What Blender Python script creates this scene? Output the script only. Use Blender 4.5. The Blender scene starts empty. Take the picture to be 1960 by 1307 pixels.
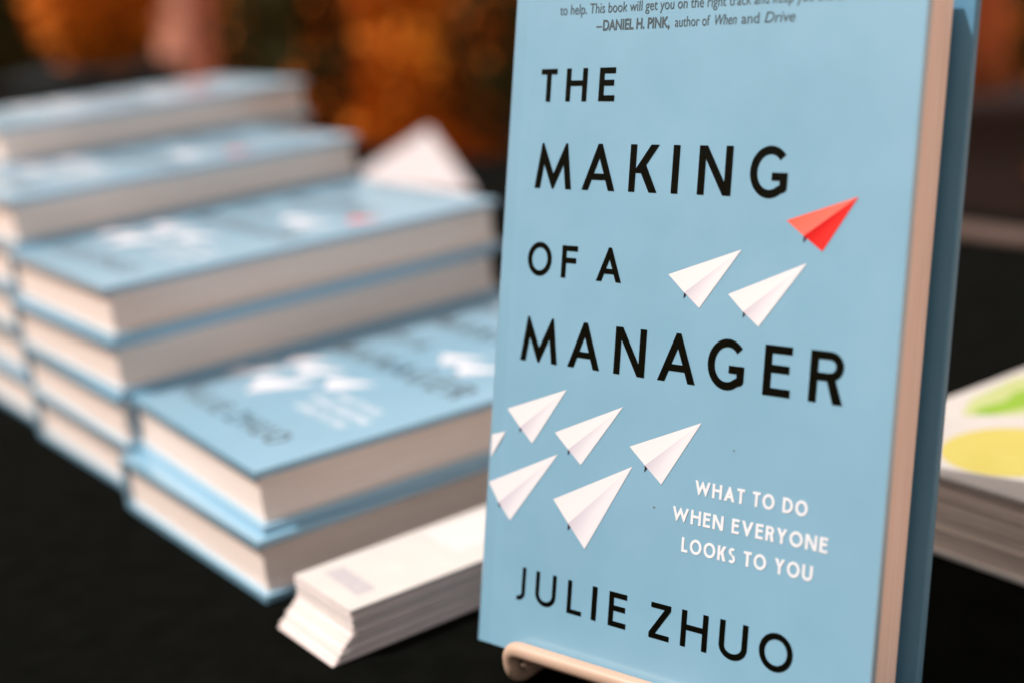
import bpy, bmesh, math, random
from mathutils import Vector, Matrix

random.seed(7)
C = bpy.context.scene.collection
CM = 0.01

# ------------------------------------------------------------------ camera
scene = bpy.context.scene
cam_d = bpy.data.cameras.new('camera')
cam = bpy.data.objects.new('camera', cam_d)
C.objects.link(cam)
scene.camera = cam
CAM_R = Matrix(((0.807115, 0.237714, -0.540423), (-0.581671, 0.163404, -0.796842), (-0.101113, 0.957492, 0.270158)))
CAM_P = Vector((-21.3722, -51.5552, 25.4962))
m = CAM_R.to_4x4()
m.translation = CAM_P * CM
cam.matrix_world = m
cam_d.sensor_width = 36
cam_d.lens = 2742.3 / 1960 * 36
cam_d.clip_start = 0.01
cam_d.clip_end = 200
cam_d.dof.use_dof = True
cam_d.dof.focus_distance = 0.465
cam_d.dof.aperture_fstop = 3.6

# ------------------------------------------------------------------ light
SUN = Vector((-0.645, 0.352, 1.19)).normalized()          # towards the sun
world = bpy.data.worlds.new('World')
scene.world = world
world.use_nodes = True
wn, wl = world.node_tree.nodes, world.node_tree.links
bg = wn['Background']
sky = wn.new('ShaderNodeTexSky')
sky.sky_type = 'NISHITA'
sky.sun_disc = False
sky.sun_elevation = math.asin(SUN.z)
sky.sun_rotation = math.atan2(SUN.x, SUN.y)
sky.dust_density = 3.0
hs = wn.new('ShaderNodeHueSaturation')
hs.inputs['Saturation'].default_value = 0.30
wl.new(sky.outputs[0], hs.inputs['Color'])
tint = wn.new('ShaderNodeMix')
tint.data_type = 'RGBA'
tint.blend_type = 'MULTIPLY'
tint.inputs['Factor'].default_value = 1.0
tint.inputs[7].default_value = (1.14, 1.0, 0.88, 1)    # warm white balance of the photograph
wl.new(hs.outputs[0], tint.inputs[6])
wl.new(tint.outputs[2], bg.inputs['Color'])
bg.inputs['Strength'].default_value = 0.15
sd = bpy.data.lights.new('sun', 'SUN')
so = bpy.data.objects.new('sun', sd)
C.objects.link(so)
sd.energy = 4.25
sd.angle = math.radians(0.5)
sd.color = (1.0, 0.955, 0.92)
so.rotation_euler = SUN.to_track_quat('Z', 'Y').to_euler()
so.location = (-1, 1, 3)
scene.view_settings.view_transform = 'Standard'
scene.view_settings.look = 'None'
scene.view_settings.exposure = 0.0
scene.view_settings.gamma = 1
scene.view_settings.use_curve_mapping = False

# ------------------------------------------------------------------ materials
def new_mat(name, col, rough=0.5, spec=0.5):
    mt = bpy.data.materials.new(name)
    mt.use_nodes = True
    b = mt.node_tree.nodes['Principled BSDF']
    b.inputs['Base Color'].default_value = (*col, 1)
    b.inputs['Roughness'].default_value = rough
    b.inputs['Specular IOR Level'].default_value = spec
    return mt, b, mt.node_tree.nodes, mt.node_tree.links

def noisy(name, c1, c2, scale, rough=0.6, spec=0.4, stretch=(1, 1, 1), bump=0.0, bscale=None, detail=4):
    mt, b, n, l = new_mat(name, c1, rough, spec)
    tc = n.new('ShaderNodeTexCoord')
    mp = n.new('ShaderNodeMapping')
    mp.inputs['Scale'].default_value = stretch
    nz = n.new('ShaderNodeTexNoise')
    nz.inputs['Scale'].default_value = scale
    nz.inputs['Detail'].default_value = detail
    rp = n.new('ShaderNodeValToRGB')
    rp.color_ramp.elements[0].color = (*c1, 1)
    rp.color_ramp.elements[1].color = (*c2, 1)
    rp.color_ramp.elements[0].position = 0.3
    rp.color_ramp.elements[1].position = 0.7
    l.new(tc.outputs['Object'], mp.inputs[0])
    l.new(mp.outputs[0], nz.inputs['Vector'])
    l.new(nz.outputs['Fac'], rp.inputs[0])
    l.new(rp.outputs[0], b.inputs['Base Color'])
    if bump:
        bp = n.new('ShaderNodeBump')
        bp.inputs['Strength'].default_value = bump
        bp.inputs['Distance'].default_value = 0.0005
        nb = n.new('ShaderNodeTexNoise')
        nb.inputs['Scale'].default_value = bscale or scale
        nb.inputs['Detail'].default_value = 3
        l.new(mp.outputs[0], nb.inputs['Vector'])
        l.new(nb.outputs['Fac'], bp.inputs['Height'])
        l.new(bp.outputs[0], b.inputs['Normal'])
    return mt

M = {}
M['jacket'] = noisy('light_blue_jacket', (0.220, 0.432, 0.576), (0.242, 0.455, 0.605), 55, 0.32, 0.5, bump=0.05, bscale=900)
M['jacket'].node_tree.nodes['Principled BSDF'].inputs['IOR'].default_value = 1.6
jb = M['jacket'].node_tree.nodes['Principled BSDF']
jb.inputs['Coat Weight'].default_value = 1.0
jb.inputs['Coat IOR'].default_value = 1.75
jb.inputs['Coat Roughness'].default_value = 0.24
def waviness(mt, scale, dist, strength):
    n, l = mt.node_tree.nodes, mt.node_tree.links
    b = n['Principled BSDF']
    old = b.inputs['Normal'].links[0].from_node if b.inputs['Normal'].links else None
    tc = n.new('ShaderNodeTexCoord')
    nz = n.new('ShaderNodeTexNoise')
    nz.inputs['Scale'].default_value = scale
    nz.inputs['Detail'].default_value = 1
    bp = n.new('ShaderNodeBump')
    bp.inputs['Strength'].default_value = strength
    bp.inputs['Distance'].default_value = dist
    l.new(tc.outputs['Object'], nz.inputs['Vector'])
    l.new(nz.outputs['Fac'], bp.inputs['Height'])
    if old:
        l.new(old.outputs['Normal'], bp.inputs['Normal'])
    l.new(bp.outputs['Normal'], b.inputs['Normal'])
    rn = n.new('ShaderNodeTexNoise')
    rn.inputs['Scale'].default_value = scale * 2.5
    rn.inputs['Detail'].default_value = 5
    mr = n.new('ShaderNodeMapRange')
    mr.inputs['To Min'].default_value = b.inputs['Roughness'].default_value * 0.75
    mr.inputs['To Max'].default_value = b.inputs['Roughness'].default_value * 1.3
    l.new(tc.outputs['Object'], rn.inputs['Vector'])
    l.new(rn.outputs['Fac'], mr.inputs['Value'])
    l.new(mr.outputs[0], b.inputs['Roughness'])
waviness(M['jacket'], 14, 0.003, 0.5)
M['painted_shade'] = noisy('painted_shade_blue', (0.075, 0.215, 0.335), (0.085, 0.23, 0.36), 55, 0.5, 0.3)  # jacket blue darkened, with the shade inside the back cover put in
M['pages'] = noisy('page_edges', (0.82, 0.66, 0.575), (0.95, 0.82, 0.745), 9, 0.85, 0.15, (2, 2, 170), bump=0.5, bscale=9)
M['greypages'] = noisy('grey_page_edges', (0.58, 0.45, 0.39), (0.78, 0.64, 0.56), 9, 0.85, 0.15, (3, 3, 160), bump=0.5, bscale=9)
M['ink'] = noisy('black_foil_ink', (0.32, 0.36, 0.38), (0.37, 0.41, 0.43), 300, 0.14, 0.5)
M['ink'].node_tree.nodes['Principled BSDF'].inputs['Metallic'].default_value = 1.0
M['quoteink'] = noisy('dark_print_ink', (0.06, 0.085, 0.095), (0.085, 0.11, 0.12), 800, 0.4, 0.4)
M['whiteink'] = noisy('white_print_ink', (0.74, 0.76, 0.80), (0.80, 0.81, 0.84), 300, 0.4, 0.4)
M['cloth'] = noisy('black_cloth', (0.0022, 0.0024, 0.0018), (0.004, 0.0042, 0.0034), 60, 1.0, 0.02, bump=0.25, bscale=1500)
waviness(M['cloth'], 9, 0.012, 0.6)
M['card'] = noisy('white_card', (0.55, 0.515, 0.485), (0.59, 0.555, 0.525), 70, 0.6, 0.3)
M['tentpaper'] = noisy('dull_white_paper', (0.50, 0.445, 0.45), (0.54, 0.485, 0.49), 20, 0.7, 0.3)
M['cardpink'] = noisy('pinkish_white_card', (0.72, 0.62, 0.595), (0.78, 0.68, 0.655), 70, 0.6, 0.3)
M['cardgrey'] = noisy('pale_grey_print', (0.42, 0.385, 0.405), (0.47, 0.435, 0.45), 300, 0.6, 0.3)
M['fleck'] = noisy('grey_fleck', (0.16, 0.17, 0.15), (0.2, 0.2, 0.18), 300, 0.8, 0.2)
M['cardbrown'] = noisy('dull_brown_card', (0.085, 0.055, 0.045), (0.11, 0.075, 0.062), 40, 0.8, 0.1)
M['cardpale'] = noisy('pale_pink_print', (0.60, 0.56, 0.56), (0.64, 0.60, 0.59), 300, 0.6, 0.3)
M['rod'] = noisy('beige_rod', (0.47, 0.32, 0.235), (0.54, 0.375, 0.28), 40, 0.42, 0.4)
M['whitecover'] = noisy('white_cover', (0.52, 0.475, 0.44), (0.56, 0.51, 0.475), 40, 0.4, 0.4)
M['yellow'] = noisy('yellow_print', (0.52, 0.43, 0.085), (0.55, 0.46, 0.105), 60, 0.4, 0.4)
M['green'] = noisy('green_print', (0.20, 0.36, 0.012), (0.24, 0.40, 0.02), 60, 0.4, 0.4)
M['palegreen'] = noisy('pale_green_print', (0.42, 0.46, 0.17), (0.47, 0.50, 0.22), 60, 0.4, 0.4)
M['ground'] = noisy('warm_paving', (0.42, 0.25, 0.165), (0.50, 0.31, 0.21), 1.2, 0.9, 0.2, bump=0.3, bscale=60)
M['rust'] = noisy('rust_leaf', (0.66, 0.18, 0.010), (0.76, 0.25, 0.016), 5, 0.7, 0.15)
M['rustdark'] = noisy('russet_leaf', (0.46, 0.11, 0.008), (0.54, 0.14, 0.010), 5, 0.7, 0.15)
M['evergreen'] = noisy('dark_leaf', (0.018, 0.018, 0.004), (0.034, 0.030, 0.007), 5, 0.8, 0.1)
M['bark'] = noisy('bark', (0.06, 0.035, 0.02), (0.11, 0.07, 0.04), 30, 0.9, 0.1)
M['post'] = noisy('tan_wood', (0.50, 0.20, 0.13), (0.58, 0.25, 0.17), 8, 0.8, 0.2, (4, 4, 0.5))
M['planter'] = noisy('dark_planter', (0.006, 0.011, 0.012), (0.010, 0.016, 0.017), 8, 0.7, 0.2)
M['planterviolet'] = noisy('dark_violet_planter', (0.020, 0.013, 0.012), (0.032, 0.020, 0.018), 8, 0.7, 0.2)
M['terra'] = noisy('terracotta', (0.42, 0.12, 0.045), (0.52, 0.17, 0.065), 8, 0.8, 0.2)

def ink_attr():
    mt, b, n, l = new_mat('paper_plane_ink', (0.8, 0.8, 0.8), 0.4, 0.4)
    a = n.new('ShaderNodeAttribute')
    a.attribute_name = 'ink'
    l.new(a.outputs['Color'], b.inputs['Base Color'])
    return mt
M['planeink'] = ink_attr()

# ------------------------------------------------------------------ helpers
def link_mesh(name, bm, mat, parent=None, smooth=False):
    me = bpy.data.meshes.new(name)
    bm.normal_update()
    bm.to_mesh(me)
    bm.free()
    for mm in (mat if isinstance(mat, (list, tuple)) else [mat]):
        me.materials.append(mm)
    if smooth:
        for p in me.polygons:
            p.use_smooth = True
    o = bpy.data.objects.new(name, me)
    C.objects.link(o)
    if parent:
        o.parent = parent
    return o

def thing(name, label, cat, group=None, mat=None):
    o = bpy.data.objects.new(name, None)
    o.empty_display_size = 0.02
    C.objects.link(o)
    if mat is not None:
        o.matrix_world = mat
    return tag(o, label, cat, group)

def tag(o, label, cat, group=None):
    o['label'] = label
    o['category'] = cat
    if group:
        o['group'] = group
    return o

def box_bm(x0, x1, y0, y1, z0, z1, bev=0.0, seg=2):
    bm = bmesh.new()
    v = [bm.verts.new((x * CM, y * CM, z * CM)) for z in (z0, z1) for y in (y0, y1) for x in (x0, x1)]
    for f in ((0, 2, 3, 1), (4, 5, 7, 6), (0, 1, 5, 4), (2, 6, 7, 3), (0, 4, 6, 2), (1, 3, 7, 5)):
        bm.faces.new([v[i] for i in f])
    if bev:
        bmesh.ops.bevel(bm, geom=bm.edges[:], offset=bev * CM, segments=seg, affect='EDGES', profile=0.5)
    return bm

def prism_bm(profile, y0, y1):
    """profile: closed (x, z) loop in cm, extruded along y"""
    bm = bmesh.new()
    a = [bm.verts.new((x * CM, y0 * CM, z * CM)) for x, z in profile]
    b = [bm.verts.new((x * CM, y1 * CM, z * CM)) for x, z in profile]
    n = len(profile)
    for i in range(n):
        bm.faces.new((a[i], a[(i + 1) % n], b[(i + 1) % n], b[i]))
    bm.faces.new(a[::-1])
    bm.faces.new(b)
    bmesh.ops.recalc_face_normals(bm, faces=bm.faces[:])
    return bm

def tube_bm(pts, r, seg=20):
    """round tube along smooth path points (metres)"""
    bm = bmesh.new()
    rings = []
    up = None
    n = len(pts)
    for i, p in enumerate(pts):
        t = (pts[min(i + 1, n - 1)] - pts[max(i - 1, 0)]).normalized()
        if up is None:
            up = t.orthogonal().normalized()
        up = (up - t * up.dot(t)).normalized()
        s = t.cross(up)
        rings.append([bm.verts.new(p + (up * math.cos(k * 2 * math.pi / seg) + s * math.sin(k * 2 * math.pi / seg)) * r) for k in range(seg)])
    for a, b in zip(rings, rings[1:]):
        for k in range(seg):
            bm.faces.new((a[k], a[(k + 1) % seg], b[(k + 1) % seg], b[k]))
    bm.faces.new(rings[0][::-1])
    bm.faces.new(rings[-1])
    bmesh.ops.recalc_face_normals(bm, faces=bm.faces[:])
    return bm

def round_path(pts, rad, steps=8):
    """polyline with filleted corners"""
    out = [pts[0]]
    for i in range(1, len(pts) - 1):
        p, a, b = pts[i], pts[i - 1], pts[i + 1]
        ra = min(rad, (a - p).length * 0.49)
        rb = min(rad, (b - p).length * 0.49)
        q0 = p + (a - p).normalized() * ra
        q1 = p + (b - p).normalized() * rb
        for k in range(steps + 1):
            t = k / steps
            out.append(q0 * (1 - t) ** 2 + p * 2 * t * (1 - t) + q1 * t ** 2)
    out.append(pts[-1])
    return out

# ------------------------------------------------------------------ lettering (flat ink, drawn stroke by stroke in cover centimetres)
def clip(poly, p, q):
    """keep what lies left of the line p->q"""
    def side(v):
        return (q[0] - p[0]) * (v[1] - p[1]) - (q[1] - p[1]) * (v[0] - p[0])
    out = []
    for i in range(len(poly)):
        a, b = poly[i], poly[(i + 1) % len(poly)]
        sa, sb = side(a), side(b)
        if sa >= 0:
            out.append(a)
        if (sa > 0 > sb) or (sa < 0 < sb):
            t = sa / (sa - sb)
            out.append((a[0] + t * (b[0] - a[0]), a[1] + t * (b[1] - a[1])))
    return out

def rect(x0, y0, x1, y1):
    return [(x0, y0), (x1, y0), (x1, y1), (x0, y1)]

def arc(cx, cy, rx, ry, sw, a0, a1, n=40):
    """elliptical ring piece as quads"""
    res = []
    for i in range(n):
        t0 = math.radians(a0 + (a1 - a0) * i / n)
        t1 = math.radians(a0 + (a1 - a0) * (i + 1) / n)
        res.append([(cx + (rx - sw) * math.cos(t0), cy + (ry - sw) * math.sin(t0)), (cx + rx * math.cos(t0), cy + ry * math.sin(t0)),
                    (cx + rx * math.cos(t1), cy + ry * math.sin(t1)), (cx + (rx - sw) * math.cos(t1), cy + (ry - sw) * math.sin(t1))])
    return res

def letter(ch, x0, x1, b, h, s):
    """strokes (lists of polygons) of one capital between x0 and x1, baseline b, cap height h, stroke s"""
    t = b + h
    w = x1 - x0
    mx = (x0 + x1) / 2
    hs_ = s * 0.92
    S = []
    if ch == 'T':
        S = [[rect(x0, t - hs_, x1, t)], [rect(mx - s / 2, b, mx + s / 2, t - hs_)]]
    elif ch == 'H':
        S = [[rect(x0, b, x0 + s, t)], [rect(x1 - s, b, x1, t)], [rect(x0 + s, b + h * 0.47, x1 - s, b + h * 0.47 + hs_)]]
    elif ch in 'EF':
        S = [[rect(x0, b, x0 + s, t)], [rect(x0 + s, t - hs_, x1, t)], [rect(x0 + s, b + h * 0.46, x1 - w * 0.07, b + h * 0.46 + hs_)]]
        if ch == 'E':
            S.append([rect(x0 + s, b, x1, b + hs_)])
    elif ch == 'L':
        S = [[rect(x0, b, x0 + s, t)], [rect(x0 + s, b, x1, b + hs_)]]
    elif ch == 'I':
        S = [[rect(x0, b, x1, t)]]
    elif ch in 'AV':
        k = 0.055 * h
        q = s * 1.12
        # constant width legs, mitred at the apex
        dx = (mx - k) - x0
        L = [(x0, b), (x0 + q, b), (x0 + q + dx, t), (mx - k, t)]
        L = clip(L, (x1, b), (mx + k, t))
        Rr = [(x1 - q, b), (x1, b), (mx + k, t), (x1 - q - dx, t)]
        Rr = clip(Rr, (mx - k, t), (x0, b))
        yb = b + h * 0.225
        xa = x0 + q * 0.6 + dx * 0.225
        S = [[L], [Rr]]
        if ch == 'A':
            S.append([rect(xa, yb, x1 - (xa - x0), yb + hs_ * 0.95)])
        else:
            S = [[[(x, b + t - y) for x, y in reversed(pp)] for pp in st] for st in S]
    elif ch in 'MW':
        q = s * 1.03
        xa, xb = x0 + w * 0.175, x1 - w * 0.175
        k = 0.025 * h
        if ch == 'W':
            xa, xb = x0 + w * 0.27, x1 - w * 0.27
        dl = (xa - k) - x0
        leg1 = clip([(x0, b), (x0 + q, b), (x0 + q + dl, t), (xa - k, t)], (mx + k, b), (xa + k, t))
        q2 = s * 1.14
        d1 = clip([(mx - k, b), (mx - k + q2, b), (xa + k, t), (xa + k - q2, t)], (xa - k, t), (x0, b))
        d1 = clip(d1, (mx + k, b), (2 * mx - (xa + k - q2), t))
        mir = lambda pp: [(2 * mx - x, y) for x, y in reversed(pp)]
        d2 = mir(d1)
        S = [[leg1], [d1], [d2], [mir(leg1)]]
        if ch == 'W':
            S = [[[(x, b + t - y) for x, y in reversed(pp)] for pp in st] for st in S]
    elif ch == 'N':
        q = s * 1.16
        d = [(x1 - q, b), (x1, b), (x0 + q, t), (x0, t)]
        S = [[rect(x0, b, x0 + s, t)], [d], [rect(x1 - s, b, x1, t)]]
    elif ch == 'K':
        S = [[rect(x0, b, x0 + s, t)]]
        q = s * 1.28
        ym = b + h * 0.40
        up = [(x0 + s * 0.6, ym), (x0 + s * 0.6 + q, ym), (x1, t), (x1 - q, t)]
        up = clip(up, (x0 + s, t), (x0 + s, b))
        xk = x0 + s + w * 0.16
        dn = [(x1 - q * 0.98, b), (x1, b), (xk + q * 0.62, b + h * 0.60), (xk - q * 0.25, b + h * 0.53)]
        S += [[up], [dn]]
    elif ch == 'R':
        r = h * 0.285
        S = [[rect(x0, b, x0 + s, t)], [rect(x0 + s, t - hs_, x1 - r * 1.02, t)], [rect(x0 + s, t - 2 * r, x1 - r * 1.02, t - 2 * r + hs_)],
             arc(x1 - r * 1.02, t - r, r * 1.0, r, s * 0.95, -90, 90)]
        q = s * 1.12
        S.append([[(x1 - q, b), (x1 + 0.02 * h, b), (x0 + w * 0.50 + q, t - 2 * r + hs_ * 0.3), (x0 + w * 0.50, t - 2 * r + hs_ * 0.3)]])
    elif ch == 'P':
        r = h * 0.29
        S = [[rect(x0, b, x0 + s, t)], [rect(x0 + s, t - hs_, x1 - r, t)], [rect(x0 + s, t - 2 * r, x1 - r, t - 2 * r + hs_)],
             arc(x1 - r, t - r, r, r, s, -90, 90)]
    elif ch == 'D':
        rx = w * 0.62
        S = [[rect(x0, b, x0 + s, t)], [rect(x0 + s, t - hs_, x1 - rx, t)], [rect(x0 + s, b, x1 - rx, b + hs_)],
             arc(x1 - rx, b + h / 2, rx, h / 2, s * 0.95, -90, 90)]
    elif ch == 'O':
        S = [arc(mx, b + h / 2, w / 2, h * 0.515, s * 0.98, 0, 360, 72)]
    elif ch == 'G':
        rx = w / 2 * 1.06
        cx, cy = x0 + rx, b + h / 2
        ry = h * 0.515
        a1 = math.radians(306)
        S = [arc(cx, cy, rx, ry, s * 0.98, 42, 306, 64)]
        o_ = (cx + rx * math.cos(a1), cy + ry * math.sin(a1))
        i_ = (cx + (rx - s * .98) * math.cos(a1), cy + (ry - s * .98) * math.sin(a1))
        S.append([[o_, (x1 - s * .25, b + h * 0.115), (x1, b + h * 0.17), (x1, b + h * 0.49), (x1 - s, b + h * 0.49), (x1 - s, b + h * 0.25), i_]])
        S.append([rect(cx + rx * 0.10, b + h * 0.49 - hs_, x1 - s, b + h * 0.49)])
    elif ch == 'J':
        r = w * 0.62
        S = [[rect(x1 - s, b + h * 0.24, x1, t)], arc(x1 - r, b + h * 0.24, r, h * 0.26, s * 0.95, -105, 0)]
    elif ch == 'U':
        r = w / 2
        ry = h * 0.36
        S = [[rect(x0, b + ry, x0 + s, t)], [rect(x1 - s, b + ry, x1, t)], arc(mx, b + ry, r, ry * 1.03, s, 180, 360, 40)]
    elif ch == 'Z':
        q = s * 1.3
        S = [[rect(x0 + w * 0.04, t - hs_, x1, t)], [[(x0, b + hs_), (x0 + q, b + hs_), (x1, t - hs_), (x1 - q, t - hs_)]], [rect(x0, b, x1 - w * 0.02, b + hs_)]]
    elif ch == 'Y':
        q = s * 1.2
        ym = b + h * 0.44
        S = [[rect(mx - s / 2, b, mx + s / 2, ym)],
             [[(mx - s / 2, ym), (mx + s / 2, ym), (x0 + q, t), (x0, t)]], [[(mx - s / 2, ym), (mx + s / 2, ym), (x1, t), (x1 - q, t)]]]
    elif ch == 'S':
        r1, r2 = h * 0.255, h * 0.285
        rx1, rx2 = w * 0.46, w * 0.5
        S = [arc(mx, t - r1, rx1, r1 * 1.05, s * 0.95, 35, 265, 30), arc(mx, b + r2, rx2, r2 * 1.02, s * 0.95, -145, 88, 30)]
    return S

def ink_mesh(name, items, mat, base, parent=None):
    """items: (char, x0, x1, baseline, height, stroke)"""
    bm = bmesh.new()
    for it in items:
        for k, stroke in enumerate(letter(*it)):
            z = (base + 0.0012 * k) * CM
            for poly in stroke:
                if len(poly) < 3:
                    continue
                a = sum(poly[i][0] * poly[(i + 1) % len(poly)][1] - poly[(i + 1) % len(poly)][0] * poly[i][1] for i in range(len(poly)))
                if a < 0:
                    poly = poly[::-1]
                bm.faces.new([bm.verts.new((x * CM, y * CM, z)) for x, y in poly])
    return link_mesh(name, bm, mat, parent)

ADV = {'W': 1.25, 'H': .78, 'A': .86, 'T': .60, 'O': .92, 'D': .78, 'E': .55, 'N': .80, 'V': .84, 'R': .60, 'Y': .74, 'L': .50, 'K': .66, 'S': .54, 'U': .74, ' ': .28}
def row(text, x0, x1, b, h, s, gap=0.17):
    tot = sum(ADV[c] for c in text) + gap * (len(text) - 1)
    k = (x1 - x0) / tot
    x = x0
    out = []
    for c in text:
        if c != ' ':
            out.append((c, x, x + ADV[c] * k, b, h, s))
        x += (ADV[c] + gap) * k
    return out

# ------------------------------------------------------------------ the book: local x across the cover from the spine, y up the cover, z out of the front cover
BW, BH, BT = 15.7, 23.5, 2.78
BD = 0.34                                                # board thickness

PLANES = {
    'a': [(10.097, 15.055), (7.378, 14.077), (8.05, 13.534), (8.671, 13.072), (8.033, 13.33)],
    'b': [(12.449, 14.776), (9.727, 13.61), (10.327, 13.098), (10.921, 12.676), (10.318, 12.907)],
    'c': [(3.45, 9.76), (0.799, 8.746), (1.438, 8.163), (2.052, 7.655), (1.42, 7.972)],
    'd': [(5.917, 9.478), (3.054, 8.196), (3.689, 7.689), (4.289, 7.227), (3.674, 7.478)],
    'e': [(9.089, 9.369), (6.303, 8.18), (6.98, 7.643), (7.691, 7.107), (6.97, 7.41)],
    'g': [(3.245, 7.441), (0.13, 5.946), (0.652, 5.277), (1.243, 4.712), (0.668, 5.092)],
    'h': [(6.475, 7.515), (3.178, 5.829), (3.907, 5.094), (4.698, 4.331), (3.895, 4.845)],
}
RED = [(14.002, 16.874), (11.63, 16.057), (12.267, 15.609), (12.941, 15.168), (12.263, 15.384)]
EDGE_PLANE = [(0.777, 7.909), (0.14, 7.71), (0.14, 6.88)]

def lerp(a, b, t):
    return tuple(a[i] + (b[i] - a[i]) * t for i in range(len(a)))

def plane_mesh(name, pts, base, red=False, edge=False):
    bm = bmesh.new()
    col = bm.loops.layers.float_color.new('ink')
    def quad(ps, cs, dz):
        a = sum(ps[i][0] * ps[(i + 1) % len(ps)][1] - ps[(i + 1) % len(ps)][0] * ps[i][1] for i in range(len(ps)))
        if a < 0:
            ps, cs = ps[::-1], cs[::-1]
        f = bm.faces.new([bm.verts.new((x * CM, y * CM, (base + dz) * CM)) for x, y in ps])
        for lp, c in zip(f.loops, cs):
            lp[col] = (*c, 1)
    if red:
        lw1, lw2, fold, rw, dark = (0.84, 0.135, 0.085), (0.86, 0.175, 0.13), (0.56, 0.004, 0.004), (0.78, 0.03, 0.025), (0.03, 0.008, 0.008)
    else:
        lw1, lw2, fold, rw, dark = (0.80, 0.76, 0.77), (0.82, 0.78, 0.80), (0.58, 0.54, 0.62), (0.77, 0.755, 0.79), (0.02, 0.02, 0.03)
    if edge:
        quad(pts, [lw1, lw1, rw], 0)
    else:
        tip, left, fb, right, notch = pts
        tail = lerp(fb, right, 0.12)
        quad([tip, left, fb], [lw2, lw1, lw2], 0)
        N = 5                                    # printed shading of the right wing, darkest along its fold
        for i in range(N):
            for j in range(4):
                def pt(a, bb):
                    o = lerp(fb, tip, a)
                    e = lerp(right, tip, a)
                    return lerp(o, e, bb)
                def cc(a, bb):
                    k = min(1.0, bb * 1.25 + a * (0.15 if red else 0.9))
                    return lerp(fold, rw, k)
                a0, a1, b0, b1 = i / N, (i + 1) / N, j / 4, (j + 1) / 4
                if i == N - 1:
                    quad([pt(a0, b0), pt(a0, b1), tip], [cc(a0, b0), cc(a0, b1), cc(1, .5)], 0.0015)
                else:
                    quad([pt(a0, b0), pt(a0, b1), pt(a1, b1), pt(a1, b0)], [cc(a0, b0), cc(a0, b1), cc(a1, b1), cc(a1, b0)], 0.0015)
        quad([fb, lerp(tail, right, 0.03), notch], [dark, dark, dark], 0.003)
    o = link_mesh(name, bm, M['planeink'])
    return o

TZ = BT + 0.012
TITLE = [
    ('T', 1.40, 2.12, 19.77, 1.14, .205), ('H', 2.54, 3.46, 19.77, 1.14, .205), ('E', 3.98, 4.66, 19.77, 1.14, .215),
    ('M', 1.40, 3.05, 16.735, 1.59, .25), ('A', 3.51, 4.93, 16.735, 1.59, .25), ('K', 5.50, 6.67, 16.735, 1.59, .26), ('I', 7.23, 7.495, 16.735, 1.59, .265),
    ('N', 8.25, 9.525, 16.735, 1.59, .265), ('G', 10.19, 11.545, 16.735, 1.59, .27),
    ('O', 1.31, 2.40, 13.65, 1.17, .20), ('F', 2.85, 3.54, 13.65, 1.13, .205), ('A', 4.40, 5.47, 13.65, 1.17, .205),
    ('M', 1.24, 2.93, 10.58, 1.60, .25), ('A', 3.40, 4.80, 10.58, 1.60, .25), ('N', 5.40, 6.685, 10.565, 1.61, .26), ('A', 7.22, 8.715, 10.565, 1.62, .26),
    ('G', 9.15, 10.525, 10.57, 1.60, .27), ('E', 11.23, 12.205, 10.575, 1.59, .275), ('R', 12.845, 13.99, 10.57, 1.60, .275)]
AUTHOR = [
    ('J', 1.64, 2.155, 1.94, 1.20, .165), ('U', 2.63, 3.56, 1.94, 1.19, .17), ('L', 4.08, 4.73, 1.94, 1.18, .18), ('I', 5.16, 5.375, 1.93, 1.195, .215),
    ('E', 5.895, 6.64, 1.92, 1.195, .205), ('Z', 7.605, 8.44, 1.91, 1.215, .195), ('H', 8.87, 9.905, 1.915, 1.225, .205),
    ('U', 10.345, 11.40, 1.925, 1.23, .205), ('O', 11.83, 13.04, 1.94, 1.21, .21)]
SUB = row('WHAT TO DO', 9.02, 13.15, 7.0, 0.48, 0.095) + row('WHEN EVERYONE', 8.22, 13.925, 6.005, 0.48, 0.096) + row('LOOKS TO YOU', 8.66, 13.49, 5.035, 0.49, 0.096)

def text_mesh(name, runs, mat, base):
    """small print set from Blender's own built-in typeface: (text, x0, x1, baseline, size, shear, bold offset)"""
    bm = bmesh.new()
    dg = bpy.context.evaluated_depsgraph_get()
    for s, x0, x1, y, size, shear, off in runs:
        cu = bpy.data.curves.new('lettering_curve', 'FONT')
        cu.body = s
        cu.size = size * CM
        cu.shear = shear
        cu.offset = off * CM
        ob = bpy.data.objects.new('lettering_curve', cu)
        C.objects.link(ob)
        bpy.context.view_layer.update()
        dg = bpy.context.evaluated_depsgraph_get()
        me = bpy.data.meshes.new_from_object(ob.evaluated_get(dg))
        xs = [v.co.x for v in me.vertices]
        a, bb = min(xs), max(xs)
        k = (x1 - x0) * CM / (bb - a)
        vs = [bm.verts.new(((v.co.x - a) * k + x0 * CM, v.co.y + y * CM, base * CM)) for v in me.vertices]
        for p in me.polygons:
            try:
                bm.faces.new([vs[i] for i in p.vertices])
            except ValueError:
                pass
        bpy.data.objects.remove(ob)
        bpy.data.curves.remove(cu)
        bpy.data.meshes.remove(me)
    for f in bm.faces:
        f.normal_update()
        if f.normal.z < 0:
            f.normal_flip()
    return link_mesh(name, bm, mat)

QUOTE = [
    ('to help. This book will get you on the right track and keep you there.', 2.06, 13.0, 22.76, 0.50, 0, 0.0),
    ('\u2013', 3.70, 3.93, 22.18, 0.46, 0, 0.006), ('DANIEL H. PINK,', 3.98, 6.72, 22.17, 0.50, 0, 0.012), ('author of', 6.93, 8.27, 22.17, 0.48, 0, 0.0),
    ('When', 8.46, 9.28, 22.17, 0.48, 0.22, 0.0), ('and', 9.46, 10.10, 22.17, 0.48, 0, 0.0), ('Drive', 10.30, 11.38, 22.17, 0.48, 0.22, 0.0)]

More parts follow.
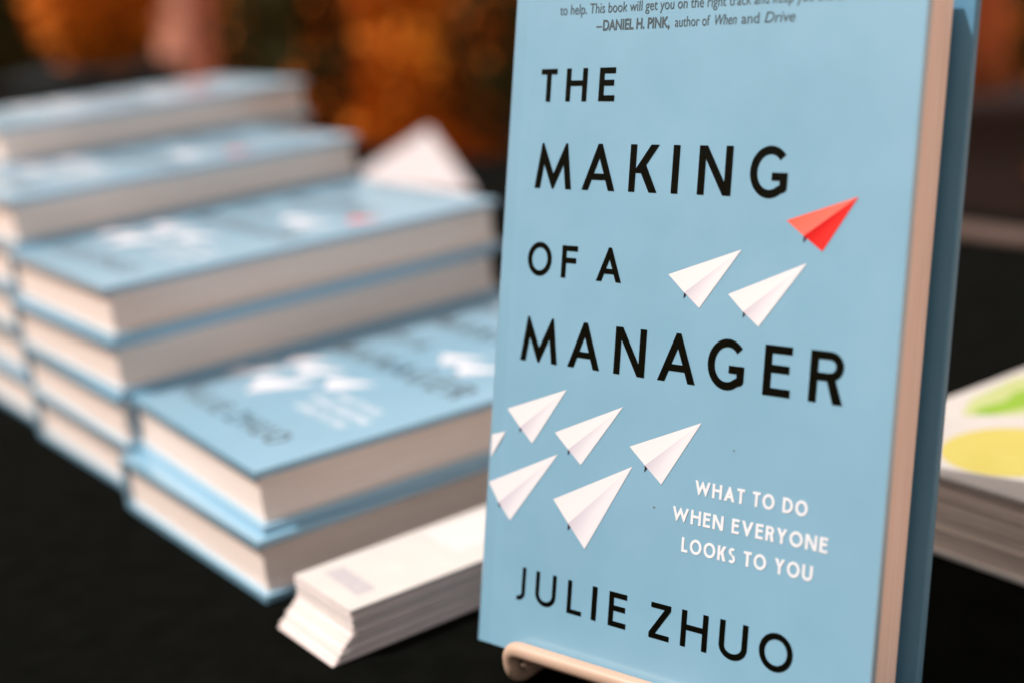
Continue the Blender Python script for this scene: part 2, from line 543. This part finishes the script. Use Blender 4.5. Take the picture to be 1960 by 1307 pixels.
protos = {}
def make_prints():
    pr = []
    pr.append(ink_mesh('title_lettering', TITLE, M['ink'], TZ))
    pr.append(ink_mesh('author_lettering', AUTHOR, M['ink'], TZ))
    pr.append(ink_mesh('subtitle_lettering', SUB, M['whiteink'], TZ))
    pr.append(text_mesh('endorsement_lettering', QUOTE, M['quoteink'], TZ))
    for k in PLANES:
        pr.append(plane_mesh('paper_plane_print', PLANES[k], TZ))
    pr.append(plane_mesh('paper_plane_print', EDGE_PLANE, TZ, edge=True))
    r = plane_mesh('paper_plane_print', RED, TZ, red=True)
    r['label'] = 'red paper plane printed ahead of the white ones'
    pr.append(r)
    for x, y, s, a in ((10.372, 8.651, .045, .5), (7.464, 6.3, .06, 0.1)):
        bm = bmesh.new()
        ps = [(s, 0), (.2 * s, .7 * s), (-s, .25 * s), (-.3 * s, -.5 * s)]
        bm.faces.new([bm.verts.new(((x + p * math.cos(a) - q * math.sin(a)) * CM, (y + p * math.sin(a) + q * math.cos(a)) * CM, TZ * CM)) for p, q in ps])
        pr.append(link_mesh('paper_fleck', bm, M['fleck']))
    return pr

def cover_profile(z0, z1, x0=0.08, x1=BW, groove=0.02, front=True):
    """cross section of a board with its hinge groove and rounded fore edge"""
    e = 0.05
    top = [(x0, z1 - 0.03), (x0 + .02, z1 - .008), (x0 + .05, z1), (x0 + .32, z1 - groove * .6), (x0 + .48, z1 - groove), (x0 + .64, z1 - groove * .6), (x0 + .82, z1),
           (x1 - e, z1), (x1 - e * .3, z1 - e * .3), (x1, z1 - e)]
    bot = [(x1, z0 + e), (x1 - e * .3, z0 + e * .3), (x1 - e, z0), (x0, z0)]
    return top + bot

def make_book(prints, flare=0.0):
    """one hardback: two boards, spine, page block"""
    root = bpy.data.objects.new('book', None)
    root.empty_display_size = 0.02
    C.objects.link(root)
    fc = link_mesh('front_cover', prism_bm(cover_profile(BT - BD, BT), 0, BH), M['jacket'], root)
    # back board mirrored, optionally opened a little about its hinge
    pf = [(x, BT - z) for x, z in cover_profile(BT - BD, BT, x1=BW + (0.22 if flare else 0))]
    if flare:
        # more points along both faces of the board so that it bends
        dense = []
        for i in range(len(pf)):
            a, bb = pf[i], pf[(i + 1) % len(pf)]
            k = 14 if abs(a[0] - bb[0]) > 5 else 1
            dense += [lerp(a, bb, j / k) for j in range(k)]
        pf = [(x, z - flare * max(0, (x - 1.0) / (BW - 1.0)) ** 1.6) for x, z in dense]
    link_mesh('back_cover', prism_bm(pf, 0, BH), M['jacket'], root)
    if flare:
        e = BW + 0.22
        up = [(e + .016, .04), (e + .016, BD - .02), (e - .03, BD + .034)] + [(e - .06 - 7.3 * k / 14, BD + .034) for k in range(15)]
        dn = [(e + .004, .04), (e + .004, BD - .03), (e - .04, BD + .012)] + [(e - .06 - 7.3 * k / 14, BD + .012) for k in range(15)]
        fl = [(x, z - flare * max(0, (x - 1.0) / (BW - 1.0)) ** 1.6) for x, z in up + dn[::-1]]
        q = link_mesh('shade_sheet', prism_bm(fl, 0.02, BH - 0.02), M['painted_shade'], root)  # added thin sheet, its darker colour paints the shade beside the pages
        q['label'] = 'thin sheet inside the back cover, shade painted into its deeper blue'
    # rounded spine
    sp = []
    n = 12
    for i in range(n + 1):
        a = -math.pi / 2 + math.pi * i / n
        sp.append((0.077 - 0.16 * max(0.0, math.cos(a)) ** .6, BT / 2 + (BT / 2 - 0.012) * math.sin(a)))
    sp += [(0.077, BT - BD), (0.05, BT - .5), (0.02, BT / 2), (0.05, .5), (0.077, BD)]
    link_mesh('spine', prism_bm(sp, 0.0, BH), M['jacket'], root)
    # page block, hollowed slightly along the fore edge
    pb = [(0.30, BD + .005)]
    for i in range(11):
        t = i / 10
        pb.append((BW - .34 - 0.10 * math.sin(math.pi * t), BD + .005 + (BT - 2 * BD - .01) * t))
    pb.append((0.30, BT - BD - .005))
    link_mesh('page_block', prism_bm(pb, 0.30, BH - 0.30), M['pages'], root)
    if prints:
        for q in prints:
            q.parent = fc
    return root, fc

def copy_thing(o, parent=None, keep_prints=True):
    c = o.copy()
    C.objects.link(c)
    c.parent = parent
    if parent is not None:
        c.matrix_parent_inverse = o.matrix_parent_inverse.copy()
    for ch in list(o.children):
        if not keep_prints and ('lettering' in ch.name or 'print' in ch.name or 'fleck' in ch.name):
            continue
        copy_thing(ch, c, keep_prints)
    return c

# ------------------------------------------------------------------ setting
gb = bmesh.new()
for p in ((-40, -40), (40, -40), (40, 60), (-40, 60)):
    gb.verts.new((p[0], p[1], -0.75))
gb.faces.new(gb.verts[:])
ground = link_mesh('ground', gb, M['ground'])
ground['kind'] = 'structure'

# tablecloth: flat top with a slight ripple, hanging sides
def tablecloth():
    x0, x1, y0, y1 = -15.0, 76.0, -29.5, 150.0
    bm = bmesh.new()
    nx, ny = 48, 92
    rnd = random.Random(3)
    ph = [rnd.uniform(0, 6) for _ in range(8)]
    def h(x, y):
        if -6 < x < 50 and -30 < y < 75:
            return 0.0
        return -0.05 - 0.05 * math.sin(x * .13 + ph[0] + .04 * y) * math.sin(y * .09 + ph[1])
    g = [[bm.verts.new(((x0 + (x1 - x0) * i / nx) * CM, (y0 + (y1 - y0) * j / ny) * CM, (h(x0 + (x1 - x0) * i / nx, y0 + (y1 - y0) * j / ny) - 0.02) * CM)) for j in range(ny + 1)] for i in range(nx + 1)]
    for i in range(nx):
        for j in range(ny):
            bm.faces.new((g[i][j], g[i + 1][j], g[i + 1][j + 1], g[i][j + 1]))
    loop = [g[i][0] for i in range(nx + 1)] + [g[nx][j] for j in range(1, ny + 1)] + [g[i][ny] for i in range(nx - 1, -1, -1)] + [g[0][j] for j in range(ny - 1, 0, -1)]
    cx, cy = (x0 + x1) / 2 * CM, (y0 + y1) / 2 * CM
    prev = loop
    for k, z in enumerate((-1.2, -12, -35, -60, -74.9)):
        cur = []
        for q, v in enumerate(loop):
            d = Vector((v.co.x, v.co.y, 0))
            ox = 1 if abs(v.co.x - x1 * CM) < 1e-6 else (-1 if abs(v.co.x - x0 * CM) < 1e-6 else 0)
            oy = 1 if abs(v.co.y - y1 * CM) < 1e-6 else (-1 if abs(v.co.y - y0 * CM) < 1e-6 else 0)
            a = (0.6 + 0.35 * k * (1 + math.sin(q * .8))) * CM
            cur.append(bm.verts.new((d.x + ox * a, d.y + oy * a, z * CM)))
        n = len(loop)
        for q in range(n):
            bm.faces.new((prev[q], cur[q], cur[(q + 1) % n], prev[(q + 1) % n]))
        prev = cur
    bmesh.ops.recalc_face_normals(bm, faces=bm.faces[:])
    o = link_mesh('tablecloth', bm, M['cloth'], smooth=True)
    tag(o, 'black tablecloth covering the whole table under the books', 'tablecloth')
tablecloth()

# ------------------------------------------------------------------ standing book
RB = Matrix(((0.2419, 0.2424, -0.939535), (-0.970301, 0.060571, -0.234194), (0.00014, 0.968284, 0.249853)))
BP = Vector((3.7344, -10.1532, 0.6597))                  # lower spine corner of its front cover
S = 0.975
BP = CAM_P + (BP - CAM_P) * S
NB = RB.col[2].copy()
prints = make_prints()
stand_book, stand_fc = make_book(prints, flare=0.38)
mt4 = RB.to_4x4()
mt4.translation = (BP - NB * BT * S) * CM
stand_book.matrix_world = mt4 @ Matrix.Scale(S, 4)
tag(stand_book, 'light blue hardcover book standing upright on the beige stand, front cover to the camera', 'book')
def bk(u, v, w):
    """point in front of the standing book's cover, metres"""
    return (BP + RB @ Vector((u, v, w)) * S) * CM

# ------------------------------------------------------------------ stacks of the same book
sb, sfc = make_book([], 0.0)
for q in prints:
    c = q.copy()
    C.objects.link(c)
    c.parent = sfc
STEP = 2.795
lay = []                                                 # stack name, x, y, turn of each book from the table up
lay.append(('front', [(0, 0, 0), (0.561, 0.516, -0.038)]))
lay.append(('second', [(0.85, 16.0, .010), (0.50, 15.9, -.008), (0.70, 15.9, 0.010), (0.80, 15.78, -0.002)]))
lay.append(('third', [(1.3, 31.9, .01), (1.5, 31.85, .016), (1.35, 31.8, .012), (1.466, 31.783, .02), (1.466, 31.783, 0.022)]))
lay.append(('rear', [(5.2, 47.9, .0), (5.5, 47.7, -.01), (5.7, 47.6, .004), (5.4, 47.6, .01), (5.8, 47.5, 0), (5.991, 47.323, 0.001)]))
ORD = ['lowest', 'second from the bottom', 'third from the bottom', 'fourth from the bottom', 'fifth from the bottom', 'sixth from the bottom']
WHERE = {'front': 'the front stack, the one nearest the white bookmarks', 'second': 'the four book stack behind the front one',
         'third': 'the five book stack, third from the front', 'rear': 'the tallest stack at the rear'}
first = True
for name, books in lay:
    for i, (x, y, r) in enumerate(books):
        top = i == len(books) - 1
        if first:
            b = sb
        else:
            b = copy_thing(sb, None, keep_prints=top)
        # local x runs from the far spine to the near fore edge, local y to the right
        ox, oy = x - BW * math.sin(r), y + BW * math.cos(r)
        b.matrix_world = Matrix.Translation(Vector((ox, oy, i * STEP)) * CM) @ Matrix.Rotation(r - math.pi / 2, 4, 'Z')
        if top:
            lb = {'front': 'light blue hardcover lying on top of the front stack, white planes facing up',
                  'second': 'light blue hardcover lying on top of the four book stack behind the front one',
                  'third': 'light blue hardcover lying on top of the third stack from the front',
                  'rear': 'light blue hardcover on top of the tallest stack, the highest book of all'}[name]
        else:
            lb = 'light blue hardcover, %s in %s' % (ORD[i], WHERE[name])
        tag(b, lb, 'book', 'blue hardcovers in the stepped stacks')
        first = False
# the book that served as the source lies lowest in the front stack: its prints are covered
for ch in list(sfc.children):
    bpy.data.objects.remove(ch)

# ------------------------------------------------------------------ stand
R_ROD = 0.30
st = thing('book_stand', 'beige rod book stand whose front lip holds up the standing blue book', 'book stand', mat=Matrix.Translation(Vector((bk(7.6, 0, -2).x, bk(7.6, 0, -2).y, 0))))
inv = st.matrix_world.inverted()
hd = Vector((-NB.x, -NB.y, 0)).normalized()              # level, away from the camera
def low(p, back, z):
    q = p + hd * back * CM
    return Vector((q.x, q.y, z * CM))
uL, uR = 1.86, 12.2
cl, cr = bk(uL, 0.22, 0.37), bk(uR, 0.22, 0.37)
path = [low(cl, 1.6, R_ROD), low(cl, 0.12, R_ROD), cl, cr, low(cr, 0.12, R_ROD), low(cr, 1.6, R_ROD)]
def st_part(name, pts, rad=0.42):
    pts = round_path([inv @ p for p in pts], rad * CM)
    return link_mesh(name, tube_bm(pts, R_ROD * CM), M['rod'], st, smooth=True)
st_part('front_lip', path, 0.62)
for c in (cl, cr):
    st_part('base_rod', [low(c, 1.603, R_ROD), low(c, 6.5, R_ROD)])
tl, tr = bk(4.5, 12, -(BT + 1.05)), bk(9.0, 12, -(BT + 1.05))
st_part('back_rest', [low(cl, 6.81, R_ROD), tl, tr, low(cr, 6.81, R_ROD)], 1.2)

# ------------------------------------------------------------------ bookmarks
NCARD = 34
TH = 2.0 / NCARD
rnd = random.Random(11)
for i in range(NCARD):
    z = i * TH
    slide = -1.02 * max(0.0, 1 - z / 1.05)
    x = 0.33 + slide + rnd.uniform(-.045, .045)
    y = -6.95 + rnd.uniform(-.06, .06) + (0.0 if z > 1.05 else 0.05)
    bm = box_bm(0, 15.2, 0, 4.62, 0, TH - 0.005, 0.014, 1)
    top = i == NCARD - 1
    o = link_mesh('bookmark', bm, M['card'] if top else M[rnd.choice(('card', 'cardpink', 'cardpink'))])
    o.location = Vector((x, y, z)) * CM
    o.rotation_euler = (0, 0, rnd.uniform(-.006, .006) - 0.006)
    if top:
        lb = 'topmost white bookmark of the small stack, with pale grey printing'
        zz = TH + 0.002
        def patch(pts, mat):
            pb = bmesh.new()
            pb.faces.new([pb.verts.new(((px - x) * CM, (py - y) * CM, zz * CM)) for px, py in pts])
            bmesh.ops.recalc_face_normals(pb, faces=pb.faces[:])
            if pb.faces[:][0].normal.z < 0:
                bmesh.ops.reverse_faces(pb, faces=pb.faces[:])
            link_mesh('grey_print', pb, mat, o)
        patch([(1.15, -6.0), (2.0, -6.05), (2.1, -3.2), (1.25, -3.15)], M['cardgrey'])
        patch([(6.0, -5.6), (9.2, -5.7), (9.2, -2.9), (6.1, -2.85)], M['cardpale'])
    elif z > 1.0:
        lb = 'white bookmark squared up in the upper half of the small stack'
    else:
        lb = 'white bookmark slid out to the left in the lower half of the small stack'
    tag(o, lb, 'bookmark', 'bookmarks in the small stack')

# ------------------------------------------------------------------ white book with yellow circle at the right
wb = thing('book', 'thick white book with a yellow circle and green leaf, lying behind the standing blue book', 'book',
           mat=Matrix.Translation(Vector((21.35, -27.0, 0)) * CM) @ Matrix.Rotation(math.radians(-1.5), 4, 'Z'))
WX, WY, WT = 22.5, 15.6, 3.5
link_mesh('back_cover', box_bm(-.12, WX, -.1, WY, 0, 0.22, 0.05), M['whitecover'], wb)
pb = bmesh.new()
rnd = random.Random(5)
n = 22
ringp = []
for k in range(n + 1):
    z = 0.223 + (WT - .446) * k / n
    dx = rnd.uniform(-.035, .035) + 0.08
    ringp.append([pb.verts.new((a * CM, b_ * CM, z * CM)) for a, b_ in ((dx, .1), (WX - .2, .1), (WX - .2, WY - .15), (dx, WY - .15))])
for a, b_ in zip(ringp, ringp[1:]):
    for k in range(4):
        pb.faces.new((a[k], a[(k + 1) % 4], b_[(k + 1) % 4], b_[k]))
pb.faces.new(ringp[0][::-1])
pb.faces.new(ringp[-1])
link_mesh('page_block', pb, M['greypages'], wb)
wfc = link_mesh('front_cover', box_bm(-.08, WX, -.1, WY, WT - .22, WT, 0.06), M['whitecover'], wb)
wi = wb.matrix_world.inverted()
def wprint(name, pts, mat, dz=0.006):
    bm = bmesh.new()
    vs = []
    for px, py in pts:
        q = wi @ (Vector((px, py, 0)) * CM)
        vs.append(bm.verts.new((q.x, q.y, (WT + dz) * CM)))
    f = bm.faces.new(vs)
    f.normal_update()
    if f.normal.z < 0:
        f.normal_flip()
    link_mesh(name, bm, mat, wfc)
# circle: centre and two half axes on the cover
cc = Vector((25.3, -17.75))
wprint('yellow_circle', [tuple(cc + Vector((math.cos(a), math.sin(a))) * 2.75) for a in [k * math.pi / 24 for k in range(48)]], M['yellow'])
wprint('pale_green_patch', [(27.6, -13.6), (29.5, -12.6), (33.5, -12.3), (33.8, -15.8), (31.0, -16.4), (29.0, -15.4)], M['palegreen'], 0.004)
wprint('green_leaf', [(28.0, -13.9), (28.8, -13.55), (30.2, -13.9), (31.6, -13.5), (32.6, -14.0), (32.4, -15.0), (31.0, -15.3), (29.4, -14.9), (28.4, -14.6)], M['green'], 0.008)

# ------------------------------------------------------------------ things further back on the table
def ray(px, py, s):
    f = 2742.3
    return CAM_P + (CAM_R @ Vector(((px - 980) / f, -(py - 653.5) / f, -1))) * s
def on_table(px, py):
    d = ray(px, py, 1) - CAM_P
    return CAM_P + d * (-CAM_P.z / d.z)
tb = bmesh.new()
A_, B_ = on_table(655, 352), on_table(915, 372)
P_ = ray(822, 243, 183)
D_ = on_table(812, 312)
vs = [tb.verts.new(v * CM) for v in (Vector((A_.x, A_.y, .0)), Vector((B_.x, B_.y, .0)), Vector((D_.x, D_.y, 0.0)), P_)]
for f in ((0, 1, 3), (1, 2, 3), (2, 0, 3), (0, 2, 1)):
    tb.faces.new([vs[i] for i in f])
bmesh.ops.recalc_face_normals(tb, faces=tb.faces[:])
bmesh.ops.bevel(tb, geom=tb.edges[:], offset=.3 * CM, segments=2, affect='EDGES', profile=0.5)
tag(link_mesh('paper_tent', tb, M['tentpaper']), 'pointed white paper tent standing behind the blue stacks', 'paper')

pbm = box_bm(0, 3.4, 0, 9.5, 0, 0.4, 0.05)
o = link_mesh('card_pile', pbm, M['cardbrown'])
o.location = Vector((67.3, 11.0, 0)) * CM
tag(o, 'low dull brown pile of cards near the far table edge, right of the standing book', 'cards')

# ------------------------------------------------------------------ out of focus background
def leaf_cloud(name, centre, rad, count, mats, size, seed, parent, holes=0.0):
    rnd = random.Random(seed)
    bm = bmesh.new()
    clumps = [Vector((rnd.gauss(0, .45), rnd.gauss(0, .45), rnd.gauss(0, .45))) for _ in range(14)]
    # leafy heart of the crown, lumpy, below the loose outer leaves
    core = bmesh.ops.create_icosphere(bm, subdivisions=4, radius=1.0)
    for v in core['verts']:
        k = 0.72 + 0.10 * math.sin(v.co.x * 7 + seed) * math.sin(v.co.y * 6 + seed * 2) + 0.08 * math.sin(v.co.z * 8 + seed)
        v.co = Vector((v.co.x * k * rad[0], v.co.y * k * rad[1], v.co.z * k * rad[2])) * CM + Vector(centre) * CM
    for i in range(count):
        c = rnd.choice(clumps)
        p = Vector((c.x + rnd.gauss(0, .22), c.y + rnd.gauss(0, .22), c.z + rnd.gauss(0, .22)))
        if p.length > 1.05:
            p *= rnd.uniform(.7, 1.05) / p.length
        p = Vector((p.x * rad[0], p.y * rad[1], p.z * rad[2])) + Vector(centre)
        d = Vector((rnd.gauss(0, 1), rnd.gauss(0, 1), rnd.gauss(0, 1) + .5)).normalized()
        t = d.orthogonal().normalized()
        t = Matrix.Rotation(rnd.uniform(0, 6.3), 3, d) @ t
        u = d.cross(t)
        s = size * rnd.uniform(.6, 1.3)
        vs = [bm.verts.new((p + t * s * a + u * s * b_ + d * s * c_) * CM) for a, b_, c_ in ((-1, 0, 0), (-.2, .45, .1), (1, 0, -.15), (-.2, -.45, .1))]
        f = bm.faces.new(vs)
        f.material_index = rnd.choice(range(len(mats)))
    return link_mesh(name, bm, mats, parent)

GZ = -75.0
def shrub(label, px, py, s, rad, mats, seed, count=6000, size=2.8, name='shrub', group=None, base_z=GZ):
    c = ray(px, py, s)
    root = thing(name, label, 'shrub', group, Matrix.Translation(Vector((c.x, c.y, base_z)) * CM))
    zc = c.z - base_z
    leaf_cloud('foliage', (0, 0, zc), rad, count, mats, size, seed, root)
    rnd = random.Random(seed + 50)
    for k in range(4):
        a = rnd.uniform(0, 6.3)
        pts = [Vector((math.cos(a) * 2, math.sin(a) * 2, 0)) * CM, Vector((math.cos(a) * 5, math.sin(a) * 5, zc * .5)) * CM, Vector((math.cos(a) * rad[0] * .4, math.sin(a) * rad[1] * .4, zc + rad[2] * .3)) * CM]
        link_mesh('stem', tube_bm(round_path(pts, .2, 5), 0.012, 8), M['bark'], root, smooth=True)
    return root

rust = [M['rust'], M['rust'], M['rustdark']]
dusk = [M['evergreen'], M['rustdark'], M['evergreen']]
green = [M['evergreen']]

# far hedge closing the view
hb = bmesh.new()
hroot = thing('hedge', 'dark brown hedge closing the view far behind everything', 'hedge', mat=Matrix.Translation(Vector((330, 430, GZ)) * CM) @ Matrix.Rotation(math.radians(-36), 4, 'Z'))
link_mesh('hedge_core', box_bm(-420, 420, -10, 40, 0, 104, 12, 3), M['evergreen'], hroot)
rndh = random.Random(77)
bm = bmesh.new()
for i in range(5000):
    p = Vector((rndh.uniform(-420, 420), rndh.uniform(-26, -4), rndh.uniform(0, 110)))
    d = Vector((rndh.gauss(0, 1), rndh.gauss(0, 1) - .6, rndh.gauss(0, 1) + .3)).normalized()
    t = d.orthogonal().normalized()
    u = d.cross(t)
    s = rndh.uniform(4, 8)
    f = bm.faces.new([bm.verts.new((p + t * s * a + u * s * b_) * CM) for a, b_ in ((-1, 0), (0, .5), (1, 0), (0, -.5))])
    f.material_index = rndh.choice((0, 1, 1))
link_mesh('foliage', bm, [M['rustdark'], M['evergreen']], hroot)

grp = 'shrubs behind the table'
shrub('rust orange shrub behind the tall blue stack, growing in the dark planter', 175, 5, 330, (16, 16, 17), rust, 1, count=6000, group=grp, base_z=-75 + 78)
shrub('near black evergreen shrub at the left edge behind the tallest stack', -25, 90, 420, (20, 20, 42), green, 2, count=2600, group=grp)
shrub('dark green shrub between the tan post and the big rust orange shrub', 545, 110, 330, (17, 17, 34), dusk, 3, count=2200, group=grp)
shrub('big rust orange shrub behind the white paper tent', 780, 190, 400, (24, 24, 40), rust, 4, count=14000, group=grp)
shrub('tall rust orange shrub rising above and beyond the white paper tent', 810, 10, 440, (30, 20, 24), rust, 6, count=8000, group=grp)
shrub('dark brown shrub beside the left edge of the standing book', 950, 90, 380, (13, 13, 30), dusk, 5, count=1500, group=grp)
shrub('dark shrub at the right edge behind the standing book', 1990, 230, 300, (13, 13, 36), dusk, 8, count=2200, group=grp)

# planter below the first shrub
c = ray(180, 150, 330)
pl = thing('planter', 'tall dark planter holding the rust orange shrub at the left', 'planter', mat=Matrix.Translation(Vector((c.x, c.y, GZ)) * CM) @ Matrix.Rotation(math.radians(-34), 4, 'Z'))
link_mesh('tub', box_bm(-17, 17, -17, 17, 0, 78, 1.5), M['planter'], pl)
link_mesh('rim', box_bm(-18, 18, -18, 18, 78.05, 81, 0.8), M['planter'], pl)

# tan post
c0, c1 = ray(366, 190, 400), ray(345, 0, 400)
d = (c1 - c0).normalized()
base = c0 + d * ((GZ - c0.z) / d.z)
topp = c0 + d * ((60 - c0.z) / d.z)
bm = tube_bm([(base + (topp - base) * t) * CM for t in (0, .25, .5, .75, 1)], 0.075, 16)
o = link_mesh('wooden_post', bm, M['post'], smooth=True)
tag(o, 'pinkish tan post behind the tallest stack, right of the dark planter', 'post')

# right side: terracotta pot on a violet-black stand
c = ray(1880, 50, 260)
pt = thing('flower_pot', 'rust coloured pot glimpsed right of the standing book', 'pot', mat=Matrix.Translation(Vector((c.x, c.y, c.z - 12)) * CM))
prof = [(4.0, 0), (5.0, 20), (5.6, 20), (5.6, 24), (4.8, 24), (4, 3), (0.1, 3)]
bm = bmesh.new()
rg = [[bm.verts.new((r * math.cos(k * math.pi / 14) * CM, r * math.sin(k * math.pi / 14) * CM, z * CM)) for k in range(28)] for r, z in [(0.1, 0)] + prof]
for a, b_ in zip(rg, rg[1:]):
    for k in range(28):
        bm.faces.new((a[k], a[(k + 1) % 28], b_[(k + 1) % 28], b_[k]))
bmesh.ops.recalc_face_normals(bm, faces=bm.faces[:])
link_mesh('clay_body', bm, M['terra'], pt, smooth=True)
zt = c.z - 12.03
pd = thing('pedestal', 'dark violet pedestal under the rust coloured pot', 'pedestal', mat=Matrix.Translation(Vector((c.x, c.y, GZ)) * CM) @ Matrix.Rotation(math.radians(-50), 4, 'Z'))
link_mesh('column', box_bm(-8, 8, -8, 8, 0, zt - GZ - 3, 0.6), M['planterviolet'], pd)
link_mesh('top_slab', box_bm(-10, 10, -10, 10, zt - GZ - 2.95, zt - GZ, 0.5), M['planterviolet'], pd)

# unseen dark block, added to keep bright sky out of the foil letters' reflections
sky_blocker = thing('hedge', 'dark hedge along the left side of the place, beyond the table edge', 'hedge', mat=Matrix.Translation(Vector((-420, 60, GZ)) * CM) @ Matrix.Rotation(math.radians(78), 4, 'Z'))
link_mesh('hedge_core', box_bm(-420, 420, -10, 40, 0, 330, 12, 3), M['evergreen'], sky_blocker)
